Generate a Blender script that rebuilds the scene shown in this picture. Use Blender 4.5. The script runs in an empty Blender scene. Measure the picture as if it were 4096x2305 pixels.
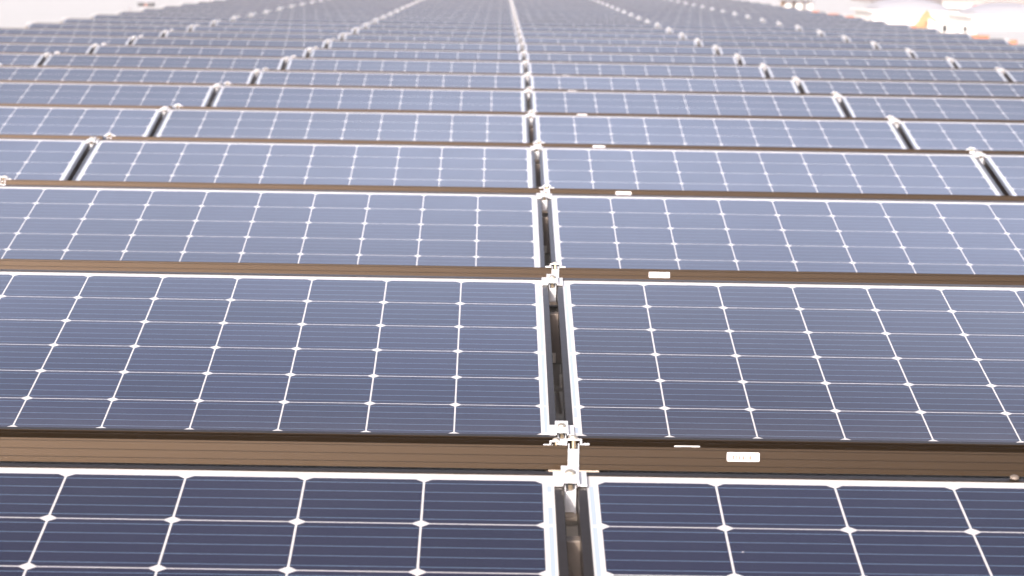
import bpy, math, random
from mathutils import Vector, Matrix
C = bpy.context.scene.collection
SC = bpy.context.scene
random.seed(7)
R = math.radians

# ------------------------------------------------------------------ camera
CAM = Vector((-0.13820521, -3.57012287, 0.67918703))
yaw, pit, roll = 0.009063723, 0.118411087, 0.016894764
fwd = Vector((math.sin(yaw)*math.cos(pit), math.cos(yaw)*math.cos(pit), -math.sin(pit)))
rt = fwd.cross(Vector((0, 0, 1))).normalized(); up = rt.cross(fwd)
cr, sr = math.cos(roll), math.sin(roll)
rx = rt*cr + up*sr; uy = up*cr - rt*sr
cd = bpy.data.cameras.new('camera'); cam = bpy.data.objects.new('camera', cd); C.objects.link(cam)
cam.matrix_world = Matrix(((rx.x, uy.x, -fwd.x, CAM.x), (rx.y, uy.y, -fwd.y, CAM.y), (rx.z, uy.z, -fwd.z, CAM.z), (0, 0, 0, 1)))
cd.sensor_width = 36; cd.lens = 36*10886.83/4096
cd.clip_start = 0.05; cd.clip_end = 6000
cd.dof.use_dof = True; cd.dof.focus_distance = 4.7; cd.dof.aperture_fstop = 12.0; cd.dof.aperture_blades = 0
SC.camera = cam

# ------------------------------------------------------------------ light
SUN_EL, SUN_AZ = R(27), math.atan2(-0.42, -0.91)       # behind the camera, to its left
W = bpy.data.worlds.new('World'); SC.world = W; W.use_nodes = True
nt = W.node_tree; nt.nodes.clear()
sky = nt.nodes.new('ShaderNodeTexSky'); sky.sky_type = 'NISHITA'; sky.sun_disc = False
sky.sun_elevation = SUN_EL; sky.sun_rotation = SUN_AZ; sky.air_density = 1.0; sky.dust_density = 9; sky.ozone_density = 0.6
bg = nt.nodes.new('ShaderNodeBackground'); bg.inputs[1].default_value = 0.15
wo = nt.nodes.new('ShaderNodeOutputWorld')
# added bright sky band, shaped to lift the panels' reflections, between about 22 and 29 degrees above the horizon
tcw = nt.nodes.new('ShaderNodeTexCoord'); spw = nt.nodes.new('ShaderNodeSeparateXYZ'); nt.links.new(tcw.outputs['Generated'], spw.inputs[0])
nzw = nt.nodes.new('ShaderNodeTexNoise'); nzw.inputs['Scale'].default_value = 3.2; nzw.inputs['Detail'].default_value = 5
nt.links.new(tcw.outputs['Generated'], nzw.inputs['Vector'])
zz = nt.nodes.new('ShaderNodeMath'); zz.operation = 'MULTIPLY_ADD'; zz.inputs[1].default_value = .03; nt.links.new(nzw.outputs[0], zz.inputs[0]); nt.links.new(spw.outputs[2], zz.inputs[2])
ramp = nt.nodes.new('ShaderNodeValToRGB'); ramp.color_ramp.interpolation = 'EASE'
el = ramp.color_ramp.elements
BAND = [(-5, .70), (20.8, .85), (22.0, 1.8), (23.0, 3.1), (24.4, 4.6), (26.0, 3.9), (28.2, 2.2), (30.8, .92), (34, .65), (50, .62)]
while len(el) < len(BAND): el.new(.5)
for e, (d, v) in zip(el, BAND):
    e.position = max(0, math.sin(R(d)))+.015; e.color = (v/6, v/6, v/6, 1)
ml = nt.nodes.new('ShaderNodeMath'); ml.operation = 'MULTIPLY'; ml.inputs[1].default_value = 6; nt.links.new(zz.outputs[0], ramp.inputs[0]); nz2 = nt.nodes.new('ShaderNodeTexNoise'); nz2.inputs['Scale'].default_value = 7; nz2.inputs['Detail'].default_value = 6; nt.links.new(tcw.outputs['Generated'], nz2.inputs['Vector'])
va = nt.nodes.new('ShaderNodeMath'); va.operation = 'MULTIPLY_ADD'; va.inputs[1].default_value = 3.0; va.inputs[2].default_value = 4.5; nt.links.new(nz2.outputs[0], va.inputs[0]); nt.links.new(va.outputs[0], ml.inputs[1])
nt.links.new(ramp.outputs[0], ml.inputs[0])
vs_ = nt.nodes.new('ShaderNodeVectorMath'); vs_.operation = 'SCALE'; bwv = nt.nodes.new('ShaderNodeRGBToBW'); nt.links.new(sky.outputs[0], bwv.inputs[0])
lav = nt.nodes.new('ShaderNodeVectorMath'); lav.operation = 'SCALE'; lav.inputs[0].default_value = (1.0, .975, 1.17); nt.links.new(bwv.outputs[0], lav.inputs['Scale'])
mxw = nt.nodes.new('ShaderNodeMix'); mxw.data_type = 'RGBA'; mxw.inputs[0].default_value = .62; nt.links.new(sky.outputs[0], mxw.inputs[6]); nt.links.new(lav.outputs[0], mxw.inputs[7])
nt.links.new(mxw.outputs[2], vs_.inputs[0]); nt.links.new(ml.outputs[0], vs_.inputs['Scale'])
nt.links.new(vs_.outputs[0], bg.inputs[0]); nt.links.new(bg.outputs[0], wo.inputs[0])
sd = bpy.data.lights.new('sun', 'SUN'); sd.energy = 3.2; sd.angle = R(0.5); sd.color = (1.0, 0.89, 0.76)
so = bpy.data.objects.new('sun', sd); C.objects.link(so)
sdir = Vector((math.sin(SUN_AZ)*math.cos(SUN_EL), math.cos(SUN_AZ)*math.cos(SUN_EL), math.sin(SUN_EL)))
so.rotation_euler = sdir.to_track_quat('Z', 'Y').to_euler()
so.location = sdir*30
SC.view_settings.view_transform = 'Standard'; SC.view_settings.look = 'None'
SC.view_settings.exposure = 0.64; SC.view_settings.gamma = 1

# ------------------------------------------------------------------ helpers
def tag(o, label=None, cat=None, group=None, kind=None):
    if label: o['label'] = label
    if cat: o['category'] = cat
    if group: o['group'] = group
    if kind: o['kind'] = kind
    return o
class MB:
    def __init__(s): s.v = []; s.f = []; s.m = []
    def poly(s, pts, m=0):
        n = len(s.v); s.v += [tuple(p) for p in pts]; s.f.append(tuple(range(n, n+len(pts)))); s.m.append(m)
    def box(s, x0, x1, y0, y1, z0, z1, m=0, mt=None, mb=None):
        n = len(s.v)
        s.v += [(x0,y0,z0),(x1,y0,z0),(x1,y1,z0),(x0,y1,z0),(x0,y0,z1),(x1,y0,z1),(x1,y1,z1),(x0,y1,z1)]
        for k, q in enumerate([(0,3,2,1),(4,5,6,7),(0,1,5,4),(1,2,6,5),(2,3,7,6),(3,0,4,7)]):
            s.f.append(tuple(n+i for i in q)); s.m.append(mb if (k == 0 and mb is not None) else (mt if (k == 1 and mt is not None) else m))
    def prism(s, prof, fn, a, b, m=0):            # prof: list of 2D; fn(p, t) -> xyz
        n = len(s.v); k = len(prof)
        s.v += [fn(p, a) for p in prof] + [fn(p, b) for p in prof]
        for i in range(k):
            j = (i+1) % k; s.f.append((n+i, n+j, n+k+j, n+k+i)); s.m.append(m)
        s.f.append(tuple(range(n+k-1, n-1, -1))); s.f.append(tuple(range(n+k, n+2*k))); s.m += [m, m]
    def lathe(s, prof, cx, cy, seg=20, m=0, axis='z', cz=0):   # prof: (r, h)
        n = len(s.v); k = len(prof)
        for (r, h) in prof:
            for i in range(seg):
                a = 2*math.pi*i/seg
                if axis == 'z': s.v.append((cx+r*math.cos(a), cy+r*math.sin(a), cz+h))
                else: s.v.append((cx+r*math.cos(a), cy+h, cz+r*math.sin(a)))
        for q in range(k-1):
            for i in range(seg):
                j = (i+1) % seg; s.f.append((n+q*seg+i, n+q*seg+j, n+(q+1)*seg+j, n+(q+1)*seg+i)); s.m.append(m)
        s.f.append(tuple(n+(k-1)*seg+i for i in range(seg))); s.m.append(m)
        s.f.append(tuple(n+i for i in range(seg-1, -1, -1))); s.m.append(m)
    def tube(s, pts, r, seg=8, m=0):
        n0 = len(s.v); k = len(pts)
        for i, p in enumerate(pts):
            p = Vector(p); a = Vector(pts[max(i-1, 0)]); b = Vector(pts[min(i+1, k-1)]); d = (b-a).normalized()
            u = d.orthogonal().normalized() if abs(d.z) > .95 else d.cross(Vector((0, 0, 1))).normalized(); w = d.cross(u)
            for j in range(seg):
                t = 2*math.pi*j/seg; s.v.append(tuple(p+(u*math.cos(t)+w*math.sin(t))*r))
        for i in range(k-1):
            for j in range(seg):
                q = (j+1) % seg; s.f.append((n0+i*seg+j, n0+i*seg+q, n0+(i+1)*seg+q, n0+(i+1)*seg+j)); s.m.append(m)
        s.f.append(tuple(n0+j for j in range(seg-1, -1, -1))); s.f.append(tuple(n0+(k-1)*seg+j for j in range(seg))); s.m += [m, m]
    def mesh(s, name, mats):
        me = bpy.data.meshes.new(name); me.from_pydata(s.v, [], s.f)
        for m in (mats if isinstance(mats, (list, tuple)) else [mats]): me.materials.append(m)
        for i, p in enumerate(me.polygons): p.material_index = s.m[i]
        import bmesh
        b = bmesh.new(); b.from_mesh(me); bmesh.ops.recalc_face_normals(b, faces=b.faces); b.to_mesh(me); b.free()
        me.update(); return me
    def build(s, name, mats, parent=None, bevel=0):
        o = bpy.data.objects.new(name, s.mesh(name, mats)); C.objects.link(o); o.parent = parent
        if bevel:
            md = o.modifiers.new('bevel', 'BEVEL'); md.width = bevel; md.segments = 2; md.limit_method = 'ANGLE'; md.angle_limit = R(40)
        return o
def smooth(o):
    for p in o.data.polygons: p.use_smooth = True
    return o
def empty(name, loc=(0, 0, 0), rot=(0, 0, 0)):
    o = bpy.data.objects.new(name, None); C.objects.link(o); o.location = loc; o.rotation_euler = rot; o.empty_display_size = .1; return o
def copy_tree(o, parent=None):
    c = o.copy(); C.objects.link(c); c.parent = parent
    for ch in list(o.children): copy_tree(ch, c)
    return c

# ------------------------------------------------------------------ materials
class NT:
    def __init__(s, name):
        s.m = bpy.data.materials.new(name); s.m.use_nodes = True; s.t = s.m.node_tree
        s.b = s.t.nodes['Principled BSDF']
    def n(s, ty, **k):
        q = s.t.nodes.new(ty)
        for a, b in k.items(): setattr(q, a, b)
        return q
    def L(s, a, b): s.t.links.new(a, b)
    def set(s, sock, v):
        if hasattr(v, 'links') or isinstance(v, bpy.types.NodeSocket): s.L(v, sock)
        else: sock.default_value = v
    def math(s, op, a, b=0.0, c=None):
        q = s.n('ShaderNodeMath', operation=op); s.set(q.inputs[0], a); s.set(q.inputs[1], b)
        if c is not None: s.set(q.inputs[2], c)
        return q.outputs[0]
    def mix(s, f, a, b):
        q = s.n('ShaderNodeMix', data_type='RGBA'); s.set(q.inputs[0], f); s.set(q.inputs[6], a); s.set(q.inputs[7], b); return q.outputs[2]
    def noise(s, scale, detail=3, vec=None, rough=.55):
        q = s.n('ShaderNodeTexNoise'); q.inputs['Scale'].default_value = scale; q.inputs['Detail'].default_value = detail; q.inputs['Roughness'].default_value = rough
        if vec is None: vec = s.coord()
        s.L(vec, q.inputs['Vector']); return q.outputs[0]
    def coord(s):
        if not hasattr(s, 'tc'): s.tc = s.n('ShaderNodeTexCoord')
        return s.tc.outputs['Object']
    def bump(s, h, strength, dist=.001):
        q = s.n('ShaderNodeBump'); q.inputs['Strength'].default_value = strength; q.inputs['Distance'].default_value = dist
        s.L(h, q.inputs['Height']); s.L(q.outputs[0], s.b.inputs['Normal'])
def simple(name, col, rough=.5, metal=0, var=.12, scale=20, spec=.5, bump=0):
    N = NT(name); c = (*col, 1); d = tuple(max(0, x*(1-var)) for x in col)+(1,); e = tuple(min(1, x*(1+var)) for x in col)+(1,)
    f = N.noise(scale, 4)
    N.L(N.mix(f, d, e), N.b.inputs['Base Color'])
    N.L(N.math('MULTIPLY_ADD', f, .2, rough-.1), N.b.inputs['Roughness'])
    N.b.inputs['Metallic'].default_value = metal; N.b.inputs['Specular IOR Level'].default_value = spec
    if bump: N.bump(N.noise(scale*3, 5), bump, .002)
    return N.m

S = 0.1588            # cell pitch
LIP = 0.0125; SIDE = 0.0145; TOP = 0.020; BOT = 0.002
PW = 10*S + 2*(LIP+SIDE); PD = 6*S + 2*LIP + TOP + BOT; FH = 0.0345; GZ = -0.0015
TILT = 0.1768614
def solar_material():
    N = NT('solar_glass_cells')
    sp = N.n('ShaderNodeSeparateXYZ'); N.L(N.coord(), sp.inputs[0]); X, Y = sp.outputs[0], sp.outputs[1]
    u = N.math('ADD', X, 5*S)                                  # 0..10S
    v = N.math('SUBTRACT', -(LIP+TOP), Y)                      # 0..6S down the slope
    us = N.math('DIVIDE', u, S); vs = N.math('DIVIDE', v, S)
    fx = N.math('MULTIPLY', N.math('ABSOLUTE', N.math('SUBTRACT', N.math('FRACT', us), .5)), S)
    fy = N.math('MULTIPLY', N.math('ABSOLUTE', N.math('SUBTRACT', N.math('FRACT', vs), .5)), S)
    hx, hy = S/2-.0014, S/2-.0013
    inx = N.math('LESS_THAN', fx, hx); iny = N.math('LESS_THAN', fy, hy)
    ch = N.math('LESS_THAN', N.math('ADD', fx, fy), hx+hy-.0095)
    rng = N.math('MULTIPLY', N.math('LESS_THAN', N.math('ABSOLUTE', N.math('SUBTRACT', us, 5)), 5.0), N.math('LESS_THAN', N.math('ABSOLUTE', N.math('SUBTRACT', vs, 3)), 3.0))
    # below the last cell row the laminate is dark up to the lip
    below = N.math('MULTIPLY', N.math('GREATER_THAN', vs, 5.992), N.math('LESS_THAN', N.math('ABSOLUTE', N.math('SUBTRACT', us, 5)), 5.0))
    cell = N.math('MULTIPLY', N.math('MULTIPLY', inx, iny), N.math('MULTIPLY', ch, rng))
    below = N.math('MULTIPLY', below, N.math('LESS_THAN', fx, S/2-.012))
    cell = N.math('MAXIMUM', cell, below)
    # five bus bars a cell
    bb = N.math('ABSOLUTE', N.math('SUBTRACT', N.math('FRACT', N.math('MULTIPLY', vs, 5)), .5))
    bus = N.math('MULTIPLY', N.math('LESS_THAN', bb, .5*.0011/(S/5)*1.35), cell)
    # very fine fingers
    fi = N.math('ABSOLUTE', N.math('SUBTRACT', N.math('FRACT', N.math('MULTIPLY', us, 80)), .5))
    fing = N.math('MULTIPLY', N.math('LESS_THAN', fi, .03), cell)
    # ribbons in the short margins
    ru = N.math('ABSOLUTE', N.math('SUBTRACT', X, 0))
    rib = N.math('LESS_THAN', N.math('ABSOLUTE', N.math('SUBTRACT', ru, 5*S+.0078)), .0030)
    seg = None
    for (a, b) in ((.12, .97), (1.03, 2.97), (3.07, 4.97), (5.03, 5.9)):
        q = N.math('MULTIPLY', N.math('GREATER_THAN', vs, a), N.math('LESS_THAN', vs, b)); seg = q if seg is None else N.math('ADD', seg, q)
    rib = N.math('MULTIPLY', rib, seg)
    # colour of each cell
    cv = N.n('ShaderNodeCombineXYZ'); N.L(N.math('FLOOR', us), cv.inputs[0]); N.L(N.math('FLOOR', vs), cv.inputs[1])
    oi = N.n('ShaderNodeObjectInfo'); N.L(N.math('MULTIPLY', oi.outputs['Random'], 50), cv.inputs[2])
    wn = N.n('ShaderNodeTexWhiteNoise'); N.L(cv.outputs[0], wn.inputs[0])
    cellc = N.mix(wn.outputs[0], (.008, .011, .033, 1), (.013, .016, .043, 1))
    cellc = N.mix(N.math('MULTIPLY', oi.outputs['Random'], .5), cellc, (.012, .010, .020, 1))
    cellc = N.mix(N.math('MULTIPLY', fing, .25), cellc, (.16, .19, .26, 1))
    cellc = N.mix(N.math('MULTIPLY', bus, .6), cellc, (.16, .25, .34, 1))
    back = N.mix(rib, (.50, .485, .47, 1), (.32, .38, .46, 1))
    col = N.mix(cell, back, cellc)
    # thin uneven dust and a few dry specks
    dust = N.noise(3.0, 6, rough=.7); dd = N.math('MULTIPLY', N.math('SUBTRACT', dust, .35), .018)
    dd = N.math('MAXIMUM', dd, 0)
    ed = N.math('MULTIPLY', N.math('POWER', N.math('DIVIDE', v, 6*S), 10), .05)
    col = N.mix(N.math('ADD', dd, ed), col, (.40, .36, .32, 1))
    vo = N.n('ShaderNodeTexVoronoi'); vo.inputs['Scale'].default_value = 9; av = N.n('ShaderNodeVectorMath', operation='ADD')
    N.L(N.coord(), av.inputs[0]); N.L(cv.outputs[0], av.inputs[1])
    off = N.n('ShaderNodeCombineXYZ'); N.L(N.math('MULTIPLY', oi.outputs['Random'], 90), off.inputs[0]); N.L(off.outputs[0], av.inputs[1])
    N.L(av.outputs[0], vo.inputs['Vector'])
    sc_ = N.n('ShaderNodeSeparateColor'); N.L(vo.outputs['Color'], sc_.inputs[0])
    spk = N.math('MULTIPLY', N.math('LESS_THAN', vo.outputs['Distance'], N.math('MULTIPLY', sc_.outputs[1], .030)), N.math('GREATER_THAN', sc_.outputs[0], .86))
    col = N.mix(N.math('MULTIPLY', spk, .8), col, (.62, .56, .50, 1))
    N.L(col, N.b.inputs['Base Color'])
    N.b.inputs['IOR'].default_value = 1.48
    N.b.inputs['Sheen Weight'].default_value = .0; N.b.inputs['Sheen Roughness'].default_value = .3; N.b.inputs['Sheen Tint'].default_value = (.9,.9,1,1)
    N.b.inputs['Specular IOR Level'].default_value = .45
    N.L(N.math('MULTIPLY_ADD', dust, .08, .07), N.b.inputs['Roughness'])
    N.bump(N.noise(2.2, 2), .04, .004)
    return N.m
M = {}
M['cells'] = solar_material()
M['backsheet'] = simple('white_backsheet', (.72, .72, .72), .6)
def frame_material():
    N = NT('anodised_frame')
    mp = N.n('ShaderNodeMapping'); mp.inputs['Scale'].default_value = (3, 120, 120); N.L(N.coord(), mp.inputs[0])
    f = N.noise(1.0, 4, mp.outputs[0]); g = N.noise(1.3, 3)
    oi = N.n('ShaderNodeObjectInfo')
    c = N.mix(f, (.027, .0142, .0040, 1), (.034, .0187, .0060, 1))
    c = N.mix(N.math('MULTIPLY', oi.outputs['Random'], .35), c, (.024, .0135, .005, 1))
    c = N.mix(N.math('MULTIPLY', g, .3), c, (.034, .020, .009, 1))
    N.L(c, N.b.inputs['Base Color']); N.b.inputs['Metallic'].default_value = .8; N.b.inputs['Coat Weight'].default_value = .55; N.b.inputs['Coat Roughness'].default_value = .09; N.b.inputs['Coat IOR'].default_value = 1.36
    N.L(N.math('MULTIPLY_ADD', f, .12, .40), N.b.inputs['Roughness'])
    return N.m
M['frame'] = frame_material()
M['alu'] = simple('mill_aluminium', (.66, .66, .67), .45, .25, .05, 60)
M['alu_dull'] = simple('dull_aluminium', (.68, .62, .54), .55, .35, .2, 30)
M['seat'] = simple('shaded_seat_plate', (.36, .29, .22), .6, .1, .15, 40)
M['steel'] = simple('bolt_steel', (.62, .56, .46), .35, .8, .15, 90)
M['brass'] = simple('yellow_zinc_bolt', (.30, .24, .16), .4, .7, .2, 90)
M['black'] = simple('black_plastic', (.018, .018, .019), .5, 0, .2, 30)
M['cable'] = simple('black_cable_jacket', (.012, .012, .013), .42, 0, .2, 60)
M['greybox'] = simple('dark_grey_casing', (.15, .12, .095), .55, .2, .15, 40)
M['paper'] = simple('white_label_paper', (.66, .63, .61), .6, 0, .03, 50)
M['ink'] = simple('label_ink', (.20, .09, .05), .6, 0, .1, 50)
M['inkf'] = simple('faded_label_ink', (.42, .38, .38), .6, 0, .1, 50)

# ------------------------------------------------------------------ the panel
def frame_profile():
    pr = [(.0008, 0), (LIP, 0), (LIP, -.008), (.0036, -.008), (.0036, -FH+.0025), (.028, -FH+.0025), (.028, -FH), (0, -FH)]
    for z in (-.0277, -.0163, -.0050):
        pr += [(0, z-.0014), (.0024, z-.0013), (.0024, z+.0013), (0, z+.0014)]
    pr += [(0, -.0008)]
    return pr
PROF = frame_profile()
def frame_mb():
    b = MB(); h = PW/2
    b.prism(PROF, lambda p, t: (t, -p[0], p[1]), -h, h)                 # ridge side
    b.prism(PROF, lambda p, t: (t, -PD+p[0], p[1]), -h, h)              # valley side
    e = .0
    b.prism(PROF, lambda p, t: (-h+p[0]+.0003, t, p[1]-.0002), -PD+LIP, -LIP)
    b.prism(PROF, lambda p, t: (h-p[0]-.0003, t, p[1]-.0002), -PD+LIP, -LIP)
    return b
def glass_mb():
    b = MB(); b.box(-PW/2+LIP+.0001, PW/2-LIP-.0001, -PD+LIP+.0001, -LIP-.0001, GZ-.004, GZ, 0, None, 1); return b
FRAME_ME = frame_mb().mesh('frame', M['frame']); GLASS_ME = glass_mb().mesh('glass_sheet', [M['cells'], M['backsheet']])
def barcode(b, x0, x1, z0, z1, put, rnd, mi):
    x = x0
    while x < x1:
        w = rnd.choice((.0008, .0013, .0020)); b.poly([put(x, z0), put(min(x+w, x1), z0), put(min(x+w, x1), z1), put(x, z1)], mi); x += w + rnd.choice((.0006, .0009, .0014, .0022))
def sticker_mesh():
    # on an upright frame face looking along +y (outer ridge side); origin at centre
    b = MB(); w, h, t, r = .0232, .0064, .0003, .0016
    pts = []
    for (cx, cz, a0) in ((w-r, h-r, 0), (-w+r, h-r, 90), (-w+r, -h+r, 180), (w-r, -h+r, 270)):
        for k in range(4): a = R(a0+30*k); pts.append((cx+r*math.cos(a), cz+r*math.sin(a)))
    b.prism(pts, lambda p, s: (p[0], s, p[1]), 0, t, 0)
    rnd = random.Random(3)
    barcode(b, -.017, -.008, -.0042, .0018, lambda x, z: (x, t+.0002, z), rnd, 1)
    barcode(b, -.004, .016, -.0042, .0018, lambda x, z: (x, t+.0002, z), rnd, 1)
    for i in range(14):
        x = -.008+i*.0013; b.poly([(x, t+.0002, .0032), (x+.0007, t+.0002, .0032), (x+.0007, t+.0002, .0044), (x, t+.0002, .0044)], 1)
    return b.mesh('barcode_label', [M['paper'], M['ink']])
STICK_ME = sticker_mesh()
def serial_mesh():
    b = MB(); rnd = random.Random(5)
    b.box(-.0052, .0052, -.026, .026, 0, .0002, 0)
    b2 = []
    y = -.022
    while y < .018:
        w = rnd.choice((.0007, .0011, .0016)); b.poly([(-.0030, y, .0004), (.0042, y, .0004), (.0042, y+w, .0004), (-.0030, y+w, .0004)], 1); y += w + rnd.choice((.0009, .0014, .002))
    for i in range(12):
        y = -.018+i*.003; b.poly([(-.0048, y, .0004), (-.0038, y, .0004), (-.0038, y+.0016, .0004), (-.0048, y+.0016, .0004)], 1)
    return b.mesh('serial_label', [M['paper'], M['inkf']])
SERIAL_ME = serial_mesh()
def part(name, me, parent, loc=(0, 0, 0), rot=(0, 0, 0)):
    o = bpy.data.objects.new(name, me); C.objects.link(o); o.parent = parent; o.location = loc; o.rotation_euler = rot; return o
proto = empty('solar_panel'); part('frame', FRAME_ME, proto); part('glass_sheet', GLASS_ME, proto)
first = [True]
def new_panel():
    if first[0]: first[0] = False; return proto
    return copy_tree(proto)

# ------------------------------------------------------------------ the rows
P = 2.2; RIDGE = 0.202
mid_pts = [(1, -.024), (2, 0), (3, .0245), (4, .0378), (5, .0453), (6, .0628), (7, .086), (8, .101), (9, .115), (10, .125), (13, .146), (15, .157), (18, .181), (23, .221), (40, .33)]
def mid(r):
    for (a, x), (b, y) in zip(mid_pts, mid_pts[1:]):
        if a <= r <= b: return x+(y-x)*(r-a)/(b-a)
ZO = {1: -.004, 2: .006, 3: .003, 4: -.004, 5: -.004, 6: .004}; YO = {1: .009, 2: .003, 3: 0, 4: -.005, 5: -.003, 6: -.003}
PITCH_X = PW + .0175
ct, st = math.cos(TILT), math.sin(TILT)
def ordn(n): return str(n)+('th' if 10 <= n % 100 <= 20 else {1: 'st', 2: 'nd', 3: 'rd'}.get(n % 10, 'th'))
def rowdat(r):
    dz = ZO.get(r, random.uniform(-.003, .003)); dy = YO.get(r, 0)
    # calibration origin: top edge of the first cell row
    return (r-1)*P+dy+(LIP+TOP)*ct, dz+(LIP+TOP)*st
ROWS = {r: rowdat(r) for r in range(1, 37)}
LAST = 28
def cols_for(r, extra=1):
    D = 3.57+(r-1)*P; half = .19*D+.15
    n = max(1, math.ceil((half-.0)/PITCH_X)); return min(3, n+extra), min(3, n)
side_name = {-1: 'left', 1: 'right'}
count = 0
for r in range(1, LAST+1):
    Y, Z = ROWS[r]; n, nvis = cols_for(r)
    for c in [k for k in range(-n, n+1) if k]:
        s = 1 if c > 0 else -1; a = abs(c)
        cx = mid(r) + s*(a-.5)*PITCH_X
        for back in (False, True):
            o = new_panel()
            jx = random.uniform(-.0015, .0015) if r > 2 else 0
            jt = R(random.uniform(-.14, .14)) if r > 1 else 0
            if not back:
                o.location = (cx+jx, Y, Z); o.rotation_euler = (TILT+jt, 0, 0)
                where = ('in the nearest row' if r == 1 else 'in '+ordn(r)+' row from front')
                lab = 'solar panel facing viewer '+where+', '+ordn(a)+' '+side_name[s]+' of middle gap'
                g = 'solar panels tilted towards the viewer'
            else:
                o.location = (cx+jx+.012, Y+RIDGE, Z); o.rotation_euler = (-TILT+jt, 0, math.pi)
                o.rotation_euler = (TILT-jt, 0, math.pi)
                lab = 'edge-on solar panel behind '+ordn(r)+' ridge from front, '+ordn(a)+' '+side_name[s]+' of middle gap'
                g = 'solar panels tilted away behind the ridges'
            tag(o, lab, 'solar panel', g); count += 1
            if back and ((c == 1 and r <= 12) or (c == -2 and r == 7)):
                lx = cx+.012; tgt = (mid(r)+.243+(.010 if r == 1 else 0)) if c == 1 else -2.98
                part('barcode_label', STICK_ME, o, (-(tgt-lx), .0001, -.0128))
            if not back and c == 1 and r <= 3:
                part('barcode_label', STICK_ME, o, (mid(r)+.225-cx, -PD-.0001, -.0175), (0, 0, math.pi))
            if not back and r <= 4 and a == 1:
                if c == -1: part('serial_label', SERIAL_ME, o, (PW/2-LIP-.0066, -LIP-TOP-.62*S+.03, GZ+.0002))
                else: part('serial_label', SERIAL_ME, o, (-(PW/2-LIP-.0066), -LIP-TOP-5.55*S, GZ+.0002), (0, 0, math.pi))
print('panels', count)
# rows far beyond the top of the picture, all in one mesh
fb = MB(); gb = []
fm = frame_mb(); gm = glass_mb()
def add_xf(dst, src, mat, off):
    n = len(dst.v); dst.v += [tuple(mat @ Vector(v)) for v in src.v]; dst.f += [tuple(n+i for i in f) for f in src.f]; dst.m += [m+off for m in src.m]
for r in range(LAST+1, 34):
    Y, Z = ROWS[r]
    for c in (-3, -2, -1, 1, 2, 3):
        s = 1 if c > 0 else -1; cx = mid(r)+s*(abs(c)-.5)*PITCH_X
        for back in (0, 1):
            mt = Matrix.Translation((cx, Y+back*RIDGE, Z)) @ Matrix.Rotation(math.pi*back, 4, 'Z') @ Matrix.Rotation(TILT, 4, 'X')
            add_xf(fb, fm, mt, 0); add_xf(fb, gm, mt, 1)
far = fb.build('solar_panel_field', [M['frame'], M['backsheet'], M['backsheet']])
dk = simple('far_solar_glass', (.02, .022, .045), .2, 0, .1, 3)
far.data.materials[1] = dk
tag(far, 'farthest rows of solar panels at the end of the roof', 'solar panels', kind='stuff')

# ------------------------------------------------------------------ clamps and supports
ROOF_Z = -0.300
def make_clamp(post_len):
    # origin on the frame top at the panel edge, local y runs down the slope negative, z normal to the panel
    t = empty('panel_clamp')
    b = MB()
    b.box(-.0118, .0118, -.062, -.002, .0065, .0092)
    b.box(-.0118, -.0092, -.062, -.002, .0030, .0063); b.box(.0092, .0118, -.062, -.002, .0030, .0063)
    b.box(-.0225, -.0094, -.058, -.008, .0003, .0032); b.box(.0094, .0225, -.058, -.008, .0003, .0032)
    b.build('clamp_plate', M['alu'], t, .0006)
    b = MB(); b.lathe([(.0034, -.030), (.0034, .0093)], 0, -.032, 12)
    b.lathe([(.0034, -.004), (.0034, .0030)], 0, -.056, 12)
    b.lathe([(.0034, -.004), (.0034, .0062)], 0, -.006, 12)
    o = b.build('bolt', M['brass'], t)
    b = MB(); b.lathe([(.0072, .0094), (.0072, .0112), (.0062, .0130), (.0035, .0145), (.0008, .0149)], 0, -.032, 18)
    smooth(b.build('bolt_head', M['steel'], o))
    b = MB()
    b.box(-.0082, .0082, -.064, -.0005, -.034, -.0052)                    # block in the slot
    b.box(-.0076, -.0062, -.066, .0015, -.0375, .0026); b.box(.0062, .0076, -.066, .0015, -.0375, .0026)
    b.build('clamp_block', M['alu'], t, .0008)
    b = MB()
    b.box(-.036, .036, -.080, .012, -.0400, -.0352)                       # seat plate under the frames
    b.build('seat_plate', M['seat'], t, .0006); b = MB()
    b.box(-.020, .020, -.050, -.008, -.0405-post_len, -.0406)
    b.box(-.024, .024, -.056, -.002, -.062, -.057); b.box(-.030, .030, -.066, .006, -.0405-post_len, -.0365-post_len+.004)
    b.build('support_post', M['alu_dull'], t, .0008)
    return t
cl_hi = make_clamp(.195); cl_lo = make_clamp(.030)
used = {'hi': False, 'lo': False}
def get_clamp(kind):
    src = cl_hi if kind == 'hi' else cl_lo
    if not used[kind]: used[kind] = True; return src
    return copy_tree(src)
def gapname(k):
    return {0: 'in the middle gap', -1: 'in 1st gap left of middle', -2: 'in 2nd gap left of middle', 1: 'in 1st gap right of middle', 2: 'in 2nd gap right of middle', -3: 'on left end of array', 3: 'on right end of array'}[k]
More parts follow.
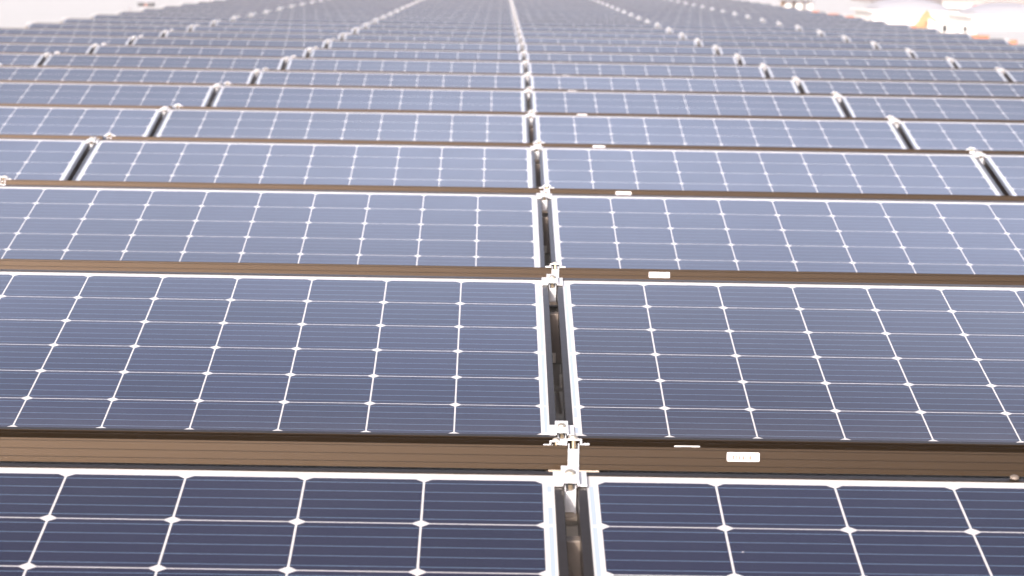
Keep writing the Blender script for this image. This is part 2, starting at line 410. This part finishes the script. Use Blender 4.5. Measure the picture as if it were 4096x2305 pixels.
for r in range(1, LAST+1):
    Y, Z = ROWS[r]; n, nv = cols_for(r, 0); D = 3.57+(r-1)*P
    for k in range(-3, 4):
        gx = mid(r)+k*PITCH_X
        if abs(gx+.138) > .19*D+.35: continue
        off = 0 if abs(k) < 3 else -math.copysign(.004, k)
        o = get_clamp('hi'); o.location = (gx+off, Y, Z+.0002); o.rotation_euler = (TILT, 0, 0)
        tag(o, 'silver clamp on near side of '+ordn(r)+' ridge from front, '+gapname(k), 'clamp', 'panel clamps on the ridges')
        o = get_clamp('hi'); o.location = (gx+.012+(.018 if k < 0 else 0)*(abs(k) < 3)+off, Y+RIDGE, Z+.0002); o.rotation_euler = (TILT, 0, math.pi)
        tag(o, 'silver clamp on far side of '+ordn(r)+' ridge from front, '+gapname(k), 'clamp', 'panel clamps on the ridges')
        if r <= 4 and k == 0:
            # low edge of the slope that faces the camera, and of the one before it
            yl, zl = Y-PD*ct, Z-PD*st
            o = get_clamp('lo'); o.location = (gx, yl+.066*ct+.004, zl+.066*st+.0002); o.rotation_euler = (TILT, 0, 0)
            tag(o, 'silver clamp at low edge of '+('nearest row' if r == 1 else ordn(r)+' row')+' facing the viewer, in middle gap', 'clamp', 'panel clamps in the valleys')
            if r > 1:
                Y0, Z0 = ROWS[r-1]
                yl, zl = Y0+RIDGE+PD*ct, Z0-PD*st
                o = get_clamp('lo'); o.location = (mid(r-1)+.012, yl-.066*ct-.004, zl+.066*st+.0002); o.rotation_euler = (TILT, 0, math.pi)
                tag(o, 'silver clamp at low far edge of slope behind '+ordn(r-1)+' ridge, in middle gap', 'clamp', 'panel clamps in the valleys')
# rails under the gaps, running away from the camera
for k in range(-3, 4):
    b = MB(); x = 0
    y0, y1 = -2.2, 33*P
    b.box(-.034, .034, y0, y1, ROOF_Z+.002, ROOF_Z+.012); b.box(-.030, -.024, y0, y1, ROOF_Z+.012, ROOF_Z+.034); b.box(.024, .030, y0, y1, ROOF_Z+.012, ROOF_Z+.034)
    b.box(-.016, .016, y0, y1, ROOF_Z+.034, ROOF_Z+.040); b.box(-.016, -.012, y0, y1, ROOF_Z+.012, ROOF_Z+.034); b.box(.012, .016, y0, y1, ROOF_Z+.012, ROOF_Z+.034)
    if k == 0:
        for r in range(1, 7):      # stepped feet
            Y = ROWS[r][0]
            for i in range(7):
                yy = Y-.24-i*.10; b.box(-.055-mid(r)*0, .055, yy-.03, yy+.03, ROOF_Z+.041, ROOF_Z+.052+.012*(i % 2))
    o = b.build('mounting_rail', M['alu_dull'], None, 0)
    o.location = (mid(4)+k*PITCH_X-.006, 0, 0); o.rotation_euler = (0, 0, -R(.22))
    tag(o, 'long aluminium base rail under the panels '+gapname(k).replace('on', 'at', 1) if abs(k) == 3 else 'long aluminium base rail seen '+gapname(k), 'rail', 'base rails under the gaps')
# dark casing with a round badge hanging in the middle gap of the near rows
def make_box():
    t = empty('junction_box')
    b = MB(); b.box(-.060, .022, 0, .030, -.158, -.052); b.build('casing', M['greybox'], t, .002)
    b = MB(); b.lathe([(.0125, 0), (.0125, -.002), (.0105, -.0028), (.0095, -.0020), (.0040, -.0020), (.0030, -.0030)], -.008, -.0004, 24, 0, 'y', -.097); b.build('round_badge', M['greybox'], t)
    b = MB(); b.box(-.016, .009, -.0006, -.0001, -.155, -.134, 0)
    for (x, z0, z1) in ((-.004, -.150, -.139), (-.0015, -.150, -.139), (.001, -.148, -.139)):
        b.poly([(x, -.0008, z0), (x+.0014, -.0008, z0), (x+.0014, -.0008, z1), (x, -.0008, z1)], 1)
    b.build('label_plate', [M['alu_dull'], M['black']], t)
    b = MB(); b.box(.022, .028, .002, .026, -.175, -.055); b.build('gasket', M['black'], t)
    return t
bx = make_box()
for r in range(1, 6):
    o = bx if r == 1 else copy_tree(bx)
    Y, Z = ROWS[r]; o.location = (mid(r)-.003, Y-.20, Z)
    tag(o, 'dark grey box with round badge inside middle gap of '+('nearest row' if r == 1 else ordn(r)+' row'), 'junction box', 'dark boxes inside the middle gap')
# cables
def cable(pts, r, label):
    b = MB(); q = []
    pts = [Vector(p) for p in pts]
    for i in range(len(pts)-1):
        p0 = pts[max(i-1, 0)]; p1 = pts[i]; p2 = pts[i+1]; p3 = pts[min(i+2, len(pts)-1)]
        for k in range(8):
            t = k/8; q.append(.5*((2*p1)+(p2-p0)*t+(2*p0-5*p1+4*p2-p3)*t*t+(-p0+3*p1-3*p2+p3)*t**3))
    q.append(pts[-1]); b.tube(q, r); o = smooth(b.build('cable', M['cable'])); tag(o, label, 'cable', 'black cables under the panels'); return o
Y2, Z2 = ROWS[2]
cable([(-.30, Y2-.07, Z2-.12), (-.05, Y2-.085, Z2-.060), (.0, Y2-.09, Z2-.050), (.04, Y2-.09, Z2-.060), (.3, Y2-.05, Z2-.14)], .0028, 'black cable bent across the top of second row middle gap')
Y1, Z1 = ROWS[1]
for i, xx in enumerate((-.20, -.175)):
    cable([(xx-.05, Y1+.30, Z1-.14), (xx, Y1+.10, Z1-.045), (xx+.03, Y1+.02, Z1-.060), (xx+.04, Y1-.2, Z1-.16)], .003, 'thin black cable under nearest ridge left of clamp, '+('left' if i == 0 else 'right')+' of a pair')
cable([(.10, Y1+.12, Z1-.06), (.18, Y1+.10, Z1-.046), (.23, Y1+.09, Z1-.05), (.32, Y1+.1, Z1-.07)], .004, 'black cable in the dark slot under nearest ridge, below barcode sticker')
cable([(.30, Y1+.12, Z1-.06), (.36, Y1+.10, Z1-.048), (.42, Y1+.09, Z1-.05), (.5, Y1+.1, Z1-.08)], .004, 'black cable in the dark slot under nearest ridge, right of barcode sticker')
# screw on the nearest ridge slot at far right
b = MB(); b.lathe([(.0065, 0), (.0065, .003), (.004, .0045), (.001, .005)], 0, 0, 16); o = smooth(b.build('screw', M['greybox']))
o.location = (.576, Y1-.004, Z1+.0003); o.rotation_euler = (TILT, 0, 0)
tag(o, 'small round screw head on nearest ridge at right edge of picture', 'screw')

# ------------------------------------------------------------------ roof and ground
def roof_material():
    N = NT('white_roof_membrane')
    f = N.noise(.5, 6, rough=.6); g = N.noise(6, 4)
    c = N.mix(f, (.42, .425, .42, 1), (.48, .485, .48, 1)); c = N.mix(N.math('MULTIPLY', g, .25), c, (.40, .38, .35, 1))
    sp = N.n('ShaderNodeSeparateXYZ'); N.L(N.coord(), sp.inputs[0])
    sm = N.math('LESS_THAN', N.math('ABSOLUTE', N.math('SUBTRACT', N.math('FRACT', N.math('DIVIDE', sp.outputs[1], 1.9)), .5)), .008)
    c = N.mix(N.math('MULTIPLY', sm, .5), c, (.5, .48, .47, 1))
    N.L(c, N.b.inputs['Base Color']); N.b.inputs['Roughness'].default_value = .6; N.bump(g, .3, .004)
    return N.m
M['roof'] = roof_material()
def grid(name, x0, x1, y0, y1, z, m, kind='structure'):
    b = MB(); b.poly([(x0, y0, z), (x1, y0, z), (x1, y1, z), (x0, y1, z)]); o = b.build(name, m); o['kind'] = kind; return o
b = MB(); b.box(-26, 40, -14, 92, ROOF_Z-.4, ROOF_Z); o = b.build('roof', M['roof']); o['kind'] = 'structure'
b = MB(); b.box(-25.8, 39.8, -13.8, 91.8, -9.0, ROOF_Z-.401)
o = b.build('factory_building', simple('wall_render', (.55, .53, .5), .8, 0, .1, .6)); tag(o, 'large flat-roofed hall that carries the solar panels', 'building')
grid('ground', -3000, 3000, -3000, 3000, -9.0, simple('dry_ground', (.20, .18, .14), .9, 0, .3, .02))
M['orange'] = simple('orange_clay', (.36, .12, .055), .7, 0, .2, 6)
M['whitep'] = simple('white_coated_metal', (.66, .63, .58), .5, 0, .04, 4)
M['dome'] = simple('milky_acrylic', (.34, .335, .35), .35, 0, .03, 2)
M['greyp'] = simple('grey_sheet_metal', (.27, .26, .27), .5, .1, .08, 4)
M['yellow'] = simple('yellow_tarpaulin', (.35, .22, .10), .6, 0, .25, 5, bump=.3)
M['brownroof'] = simple('brown_gravel_roof', (.23, .20, .18), .85, 0, .25, 1.5)
M['red'] = simple('red_barrier', (.50, .07, .07), .6, 0, .1, 4)

def at(px, py, z):               # photo pixel -> point on height z (used to find where things stand)
    v = fwd*1 + rx*((px-2048)/10886.83) - uy*((py-1152.5)/10886.83)
    return CAM + v*((z-CAM.z)/v.z)
def atd(px, py, D):
    v = fwd*1 + rx*((px-2048)/10886.83) - uy*((py-1152.5)/10886.83)
    return CAM + v*(D/v.y)

# clay bricks lying in a line on the roof beyond the right end of the array
bricks = [(4044, 176, .16), (3932, 157, .17), (3896, 153, .10), (3790, 131, .10), (3752, 126, .10), (3650, 113, .22), (3572, 98, .25), (3545, 97, .12), (3462, 86, .10), (3405, 75, .28), (3330, 65, .26), (3255, 53, .24)]
place = ['the rightmost brick', '2nd brick from the right', '3rd brick from the right', '4th brick from the right', '5th brick from the right', '6th brick from the right', '7th brick from the right', '8th brick from the right', '9th brick from the right', '10th brick from the right', '11th brick from the right', 'farthest brick']
for (px, py, L), pl in zip(bricks, place):
    p = at(px, py, ROOF_Z); b = MB(); b.box(-L/2, L/2, -.06, .06, 0, .055)
    for i in range(3): b.box(-L*.3+i*L*.3-.02, -L*.3+i*L*.3+.02, -.0625, -.061, .012, .042)
    o = b.build('clay_brick', M['orange'], None, .006); o.location = p; o.rotation_euler = (0, 0, random.uniform(-.2, .1))
    tag(o, 'orange clay block on the white roof beyond right array end, '+pl, 'brick', 'orange clay blocks beside the array')

# barrel skylights
def skylight(px, py, half, h, length, curb, D, label):
    p = atd(px, py, D); base = p.z
    t = empty('skylight_dome', (p.x, p.y, ROOF_Z)); zz = base-ROOF_Z
    b = MB(); b.box(-half-.12, half+.12, 0, length, .0, zz-.03); b.box(-half-.2, half+.2, -.05, length+.05, zz-.03, zz); b.build('curb', M['whitep'], t, .01)
    b = MB(); n = 24; pts = [(half*math.cos(math.pi*i/n), zz+.001+h*math.sin(math.pi*i/n)**.9) for i in range(n+1)]
    m = 10
    for j in range(m+1):
        f = math.sin(math.pi*min(1, max(0, (j/m)))) ** .35; yy = .02+(length-.04)*j/m
        b.v += [(x*(.86+.14*f), yy, zz+.001+(z-zz-.001)*f) for x, z in pts]
    for j in range(m):
        for i in range(n):
            q = j*(n+1)+i; b.f.append((q, q+1, q+n+2, q+n+1)); b.m.append(0)
    smooth(b.build('dome', M['dome'], t))
    tag(t, label, 'skylight', 'domed skylights on the roof at the right')
skylight(3668, 45, .68, .22, 2.6, .3, 50, 'white domed skylight behind yellow tarpaulin, left one of two at top right')
skylight(4075, 66, .68, .22, 2.6, .3, 47, 'white domed skylight cut by the right edge of picture')

# long white upstand walls and boxes behind the array
def wbox(name, px0, px1, py_top, py_bot, depth, mat, label, cat, group=None, extra=None):
    a = at(px0, py_bot, ROOF_Z); D = a.y-CAM.y; q = atd(px1, py_bot, a.y-CAM.y); tp = atd((px0+px1)/2, py_top, D)
    t = empty(name, ((a.x+q.x)/2, a.y, ROOF_Z)); w = (q.x-a.x)/2; h = tp.z-ROOF_Z
    b = MB(); b.box(-w, w, 0, depth, 0, h-.02); b.box(-w-.015, w+.015, -.015, depth+.015, h-.02, h); b.build('housing', mat, t, .004)
    if extra: extra(t, w, h)
    tag(t, label, cat, group); return t
def opening(x0, x1, z0, z1):
    def f(t, w, h):
        b = MB(); b.box(x0, x1, -.012, -.002, z0, z1); b.build('dark_opening', M['black'], t)
        b = MB(); b.box(x0-.015, x0-.001, -.02, -.001, z0-.015, z1+.015); b.box(x1+.001, x1+.015, -.02, -.001, z0-.015, z1+.015); b.box(x0-.001, x1+.001, -.02, -.001, z1+.001, z1+.015); b.build('opening_frame', M['whitep'], t)
    return f
wbox('vent_housing', 3762, 3835, 92, 137, .4, M['whitep'], 'white vent housing with black square opening, left of two behind the array', 'vent', 'white vent housings with dark openings', opening(-.12, -.045, .04, .145))
wbox('vent_housing', 3836, 3905, 96, 146, .4, M['whitep'], 'white vent housing with black square opening, right of two behind the array', 'vent', 'white vent housings with dark openings', opening(-.075, -.015, .07, .155))
wbox('white_crate', 3708, 3760, 76, 128, .3, M['whitep'], 'plain white crate right of the yellow tarpaulin', 'crate')
t = wbox('roof_hatch', 3836, 3880, 82, 98, .5, M['greyp'], 'small grey roof hatch with white lid above the dark openings', 'hatch')
wbox('metal_cabinet', 3880, 3930, 80, 99, .4, M['greyp'], 'low light grey cabinet beneath the right skylight', 'cabinet')
wbox('metal_cabinet', 3522, 3562, 38, 58, .4, M['greyp'], 'low light grey cabinet left of the yellow tarpaulin', 'cabinet')
wbox('duct', 3865, 3878, 35, 74, .3, M['greyp'], 'upright grey metal duct between the two domed skylights', 'duct')
# far brown roof with a red and white barrier
a = at(3600, -35, ROOF_Z)
b = MB(); pL = atd(3770, 6, 70); pR = atd(4400, 24, 70)
t = empty('brown_building', (pL.x, pL.y, 0))
b.box(0, pR.x-pL.x+14, 0, 18, -9, .45); o = b.build('wall', M['brownroof'], t)
b = MB(); 
b.box(0, pR.x-pL.x+14, -.25, -.01, -.25, pL.z-.04); b.build('parapet', M['whitep'], t)
tag(t, 'brown building with white parapet at the upper right corner', 'building')
t = empty('safety_barrier', (pL.x, pL.y-.6, ROOF_Z))
pa = atd(3840, 0, 69.2); pb = atd(4110, 24, 69.2); Lb = (pb.x-pa.x)+1.0; x0 = pa.x-pL.x
for i in range(6):
    b = MB(); b.box(x0+i*.33*1.0, x0+(i+1)*.33-.002, 0, .03, pa.z-ROOF_Z-.18+.02, pa.z-ROOF_Z-.10); b.build('stripe', M['red'] if i % 2 else M['whitep'], t)
b = MB()
for x in (x0+.05, x0+.95, x0+1.9): b.box(x-.02, x+.02, .031, .07, 0, pa.z-ROOF_Z-.08)
b.build('post', M['greyp'], t)
tag(t, 'red and white striped barrier in front of the brown building', 'barrier')
# yellow tarpaulin
p = at(3708, 128, ROOF_Z); D = p.y-CAM.y; k = D/10886.83
outline = [(-58, 0), (-50, 18), (-58, 40), (-44, 44), (-34, 62), (-18, 80), (-2, 92), (8, 84), (20, 66), (36, 58), (50, 44), (44, 38), (28, 50), (12, 56), (4, 48), (2, 30), (-4, 20), (-6, 0)]
b = MB(); rnd = random.Random(11)
outline = [(x*.78, z*(.95 if z > 30 else .8)) for x, z in outline]
fr = [(x*k, -.02+rnd.uniform(-.02, .02), z*k) for x, z in outline]; bk = [(x*k*.9, .22+rnd.uniform(-.03, .03), z*k*.95) for x, z in outline]
b.v = fr+bk; n = len(fr)
for i in range(n): j = (i+1) % n; b.f.append((i, j, n+j, n+i)); b.m.append(0)
b.f.append(tuple(range(n))); b.f.append(tuple(range(2*n-1, n-1, -1))); b.m += [0, 0]
o = b.build('tarpaulin', M['yellow'], None, .01); o.location = p; tag(o, 'crumpled yellow tarpaulin piled beside the white crate', 'tarpaulin')
# thin posts
def post(px, py_top, py_bot, wpx, label, mat, grp):
    p = at(px, py_bot, ROOF_Z); D = p.y-CAM.y; h = atd(px, py_top, D).z-ROOF_Z; r = wpx/2*D/10886.83
    b = MB(); b.lathe([(r*2.2, 0), (r*2.2, .02), (r, .022), (r, h*.94), (r*1.15, h*.95), (r*1.15, h)], 0, 0, 12); o = b.build('vent_pipe', mat); o.location = p; tag(o, label, 'pipe', grp)
post(519, 26, 62, 8, 'short grey pipe on the white roof left of black object', M['greyp'], 'thin roof pipes')
post(842, -6, 22, 7, 'short grey pipe at top edge left of the panel field', M['greyp'], 'thin roof pipes')
post(3520, 4, 46, 5, 'thin dark pipe left of the left skylight', M['greyp'], 'thin roof pipes')
post(3482, 58, 104, 6, 'thin dark pipe just behind right array edge', M['greyp'], 'thin roof pipes')
post(3706, 86, 132, 4, 'thin black pole in front of the yellow tarpaulin', M['black'], 'thin roof pipes')
post(3758, -14, 22, 11, 'white pipe in front of the brown building', M['whitep'], 'thin roof pipes')
# dark pair of rubber feet with an orange strap lying on the roof
p = at(585, 26, ROOF_Z)
t = empty('rubber_foot_pair', p, (0, 0, R(-8)))
b = MB(); b.box(-.17, -.035, -.06, .06, 0, .075); b.build('rubber_block', M['black'], t, .012)
b = MB(); b.box(.030, .165, -.06, .06, 0, .075); b.build('rubber_block', M['black'], t, .012)
b = MB(); b.box(-.034, .029, -.03, .03, .012, .045); b.build('strap', M['orange'], t, .006)
tag(t, 'two black rubber blocks joined by an orange strap on white roof', 'rubber block')
# covered storage with white tanks, far right behind the array
p0 = at(3128, 44, ROOF_Z); D = p0.y-CAM.y; k = D/10886.83
t = empty('storage_rack', p0)
b = MB(); b.box(0, 125*k, .3, .34, 0, 42*k); b.build('back_board', simple('plywood', (.30, .19, .11), .8, 0, .2, 3), t)
b = MB(); b.box(-.05, 128*k, -.12, .42, 42*k, 45*k); b.build('roof', M['greyp'], t)
b = MB(); b.box(88*k, 93*k, -.1, -.06, 0, 42*k); b.build('post', M['greyp'], t)
tag(t, 'low brown-backed rack with grey roof beyond right array edge', 'rack')
for i, (x, lab) in enumerate(((28, 'left'), (70, 'middle'), (112, 'right'))):
    b = MB(); r = (14, 17, 17)[i]*k; b.lathe([(r*.9, 0), (r, .01), (r, 30*k), (r*.9, 35*k), (r*.4, 38*k), (r*.3, 40*k)], 0, 0, 20)
    o = smooth(b.build('tank', M['whitep'])); o.location = p0+Vector((x*k, .1, 0)); tag(o, lab+' white tank of three standing in the low rack', 'tank', 'white tanks in the rack')

# ------------------------------------------------------------------ the glare-filled air
b = MB(); b.box(-3100, 3100, -3100, 3100, -10.1, 3.0)
hz = bpy.data.materials.new('hazy_air'); hz.use_nodes = True; t_ = hz.node_tree; t_.nodes.clear()
pv = t_.nodes.new('ShaderNodeVolumePrincipled'); pv.inputs['Density'].default_value = .0019; pv.inputs['Color'].default_value = (.95, .95, 1, 1); pv.inputs['Anisotropy'].default_value = 0
ou = t_.nodes.new('ShaderNodeOutputMaterial'); t_.links.new(pv.outputs[0], ou.inputs['Volume'])
o = b.build('haze', hz); o['kind'] = 'stuff'
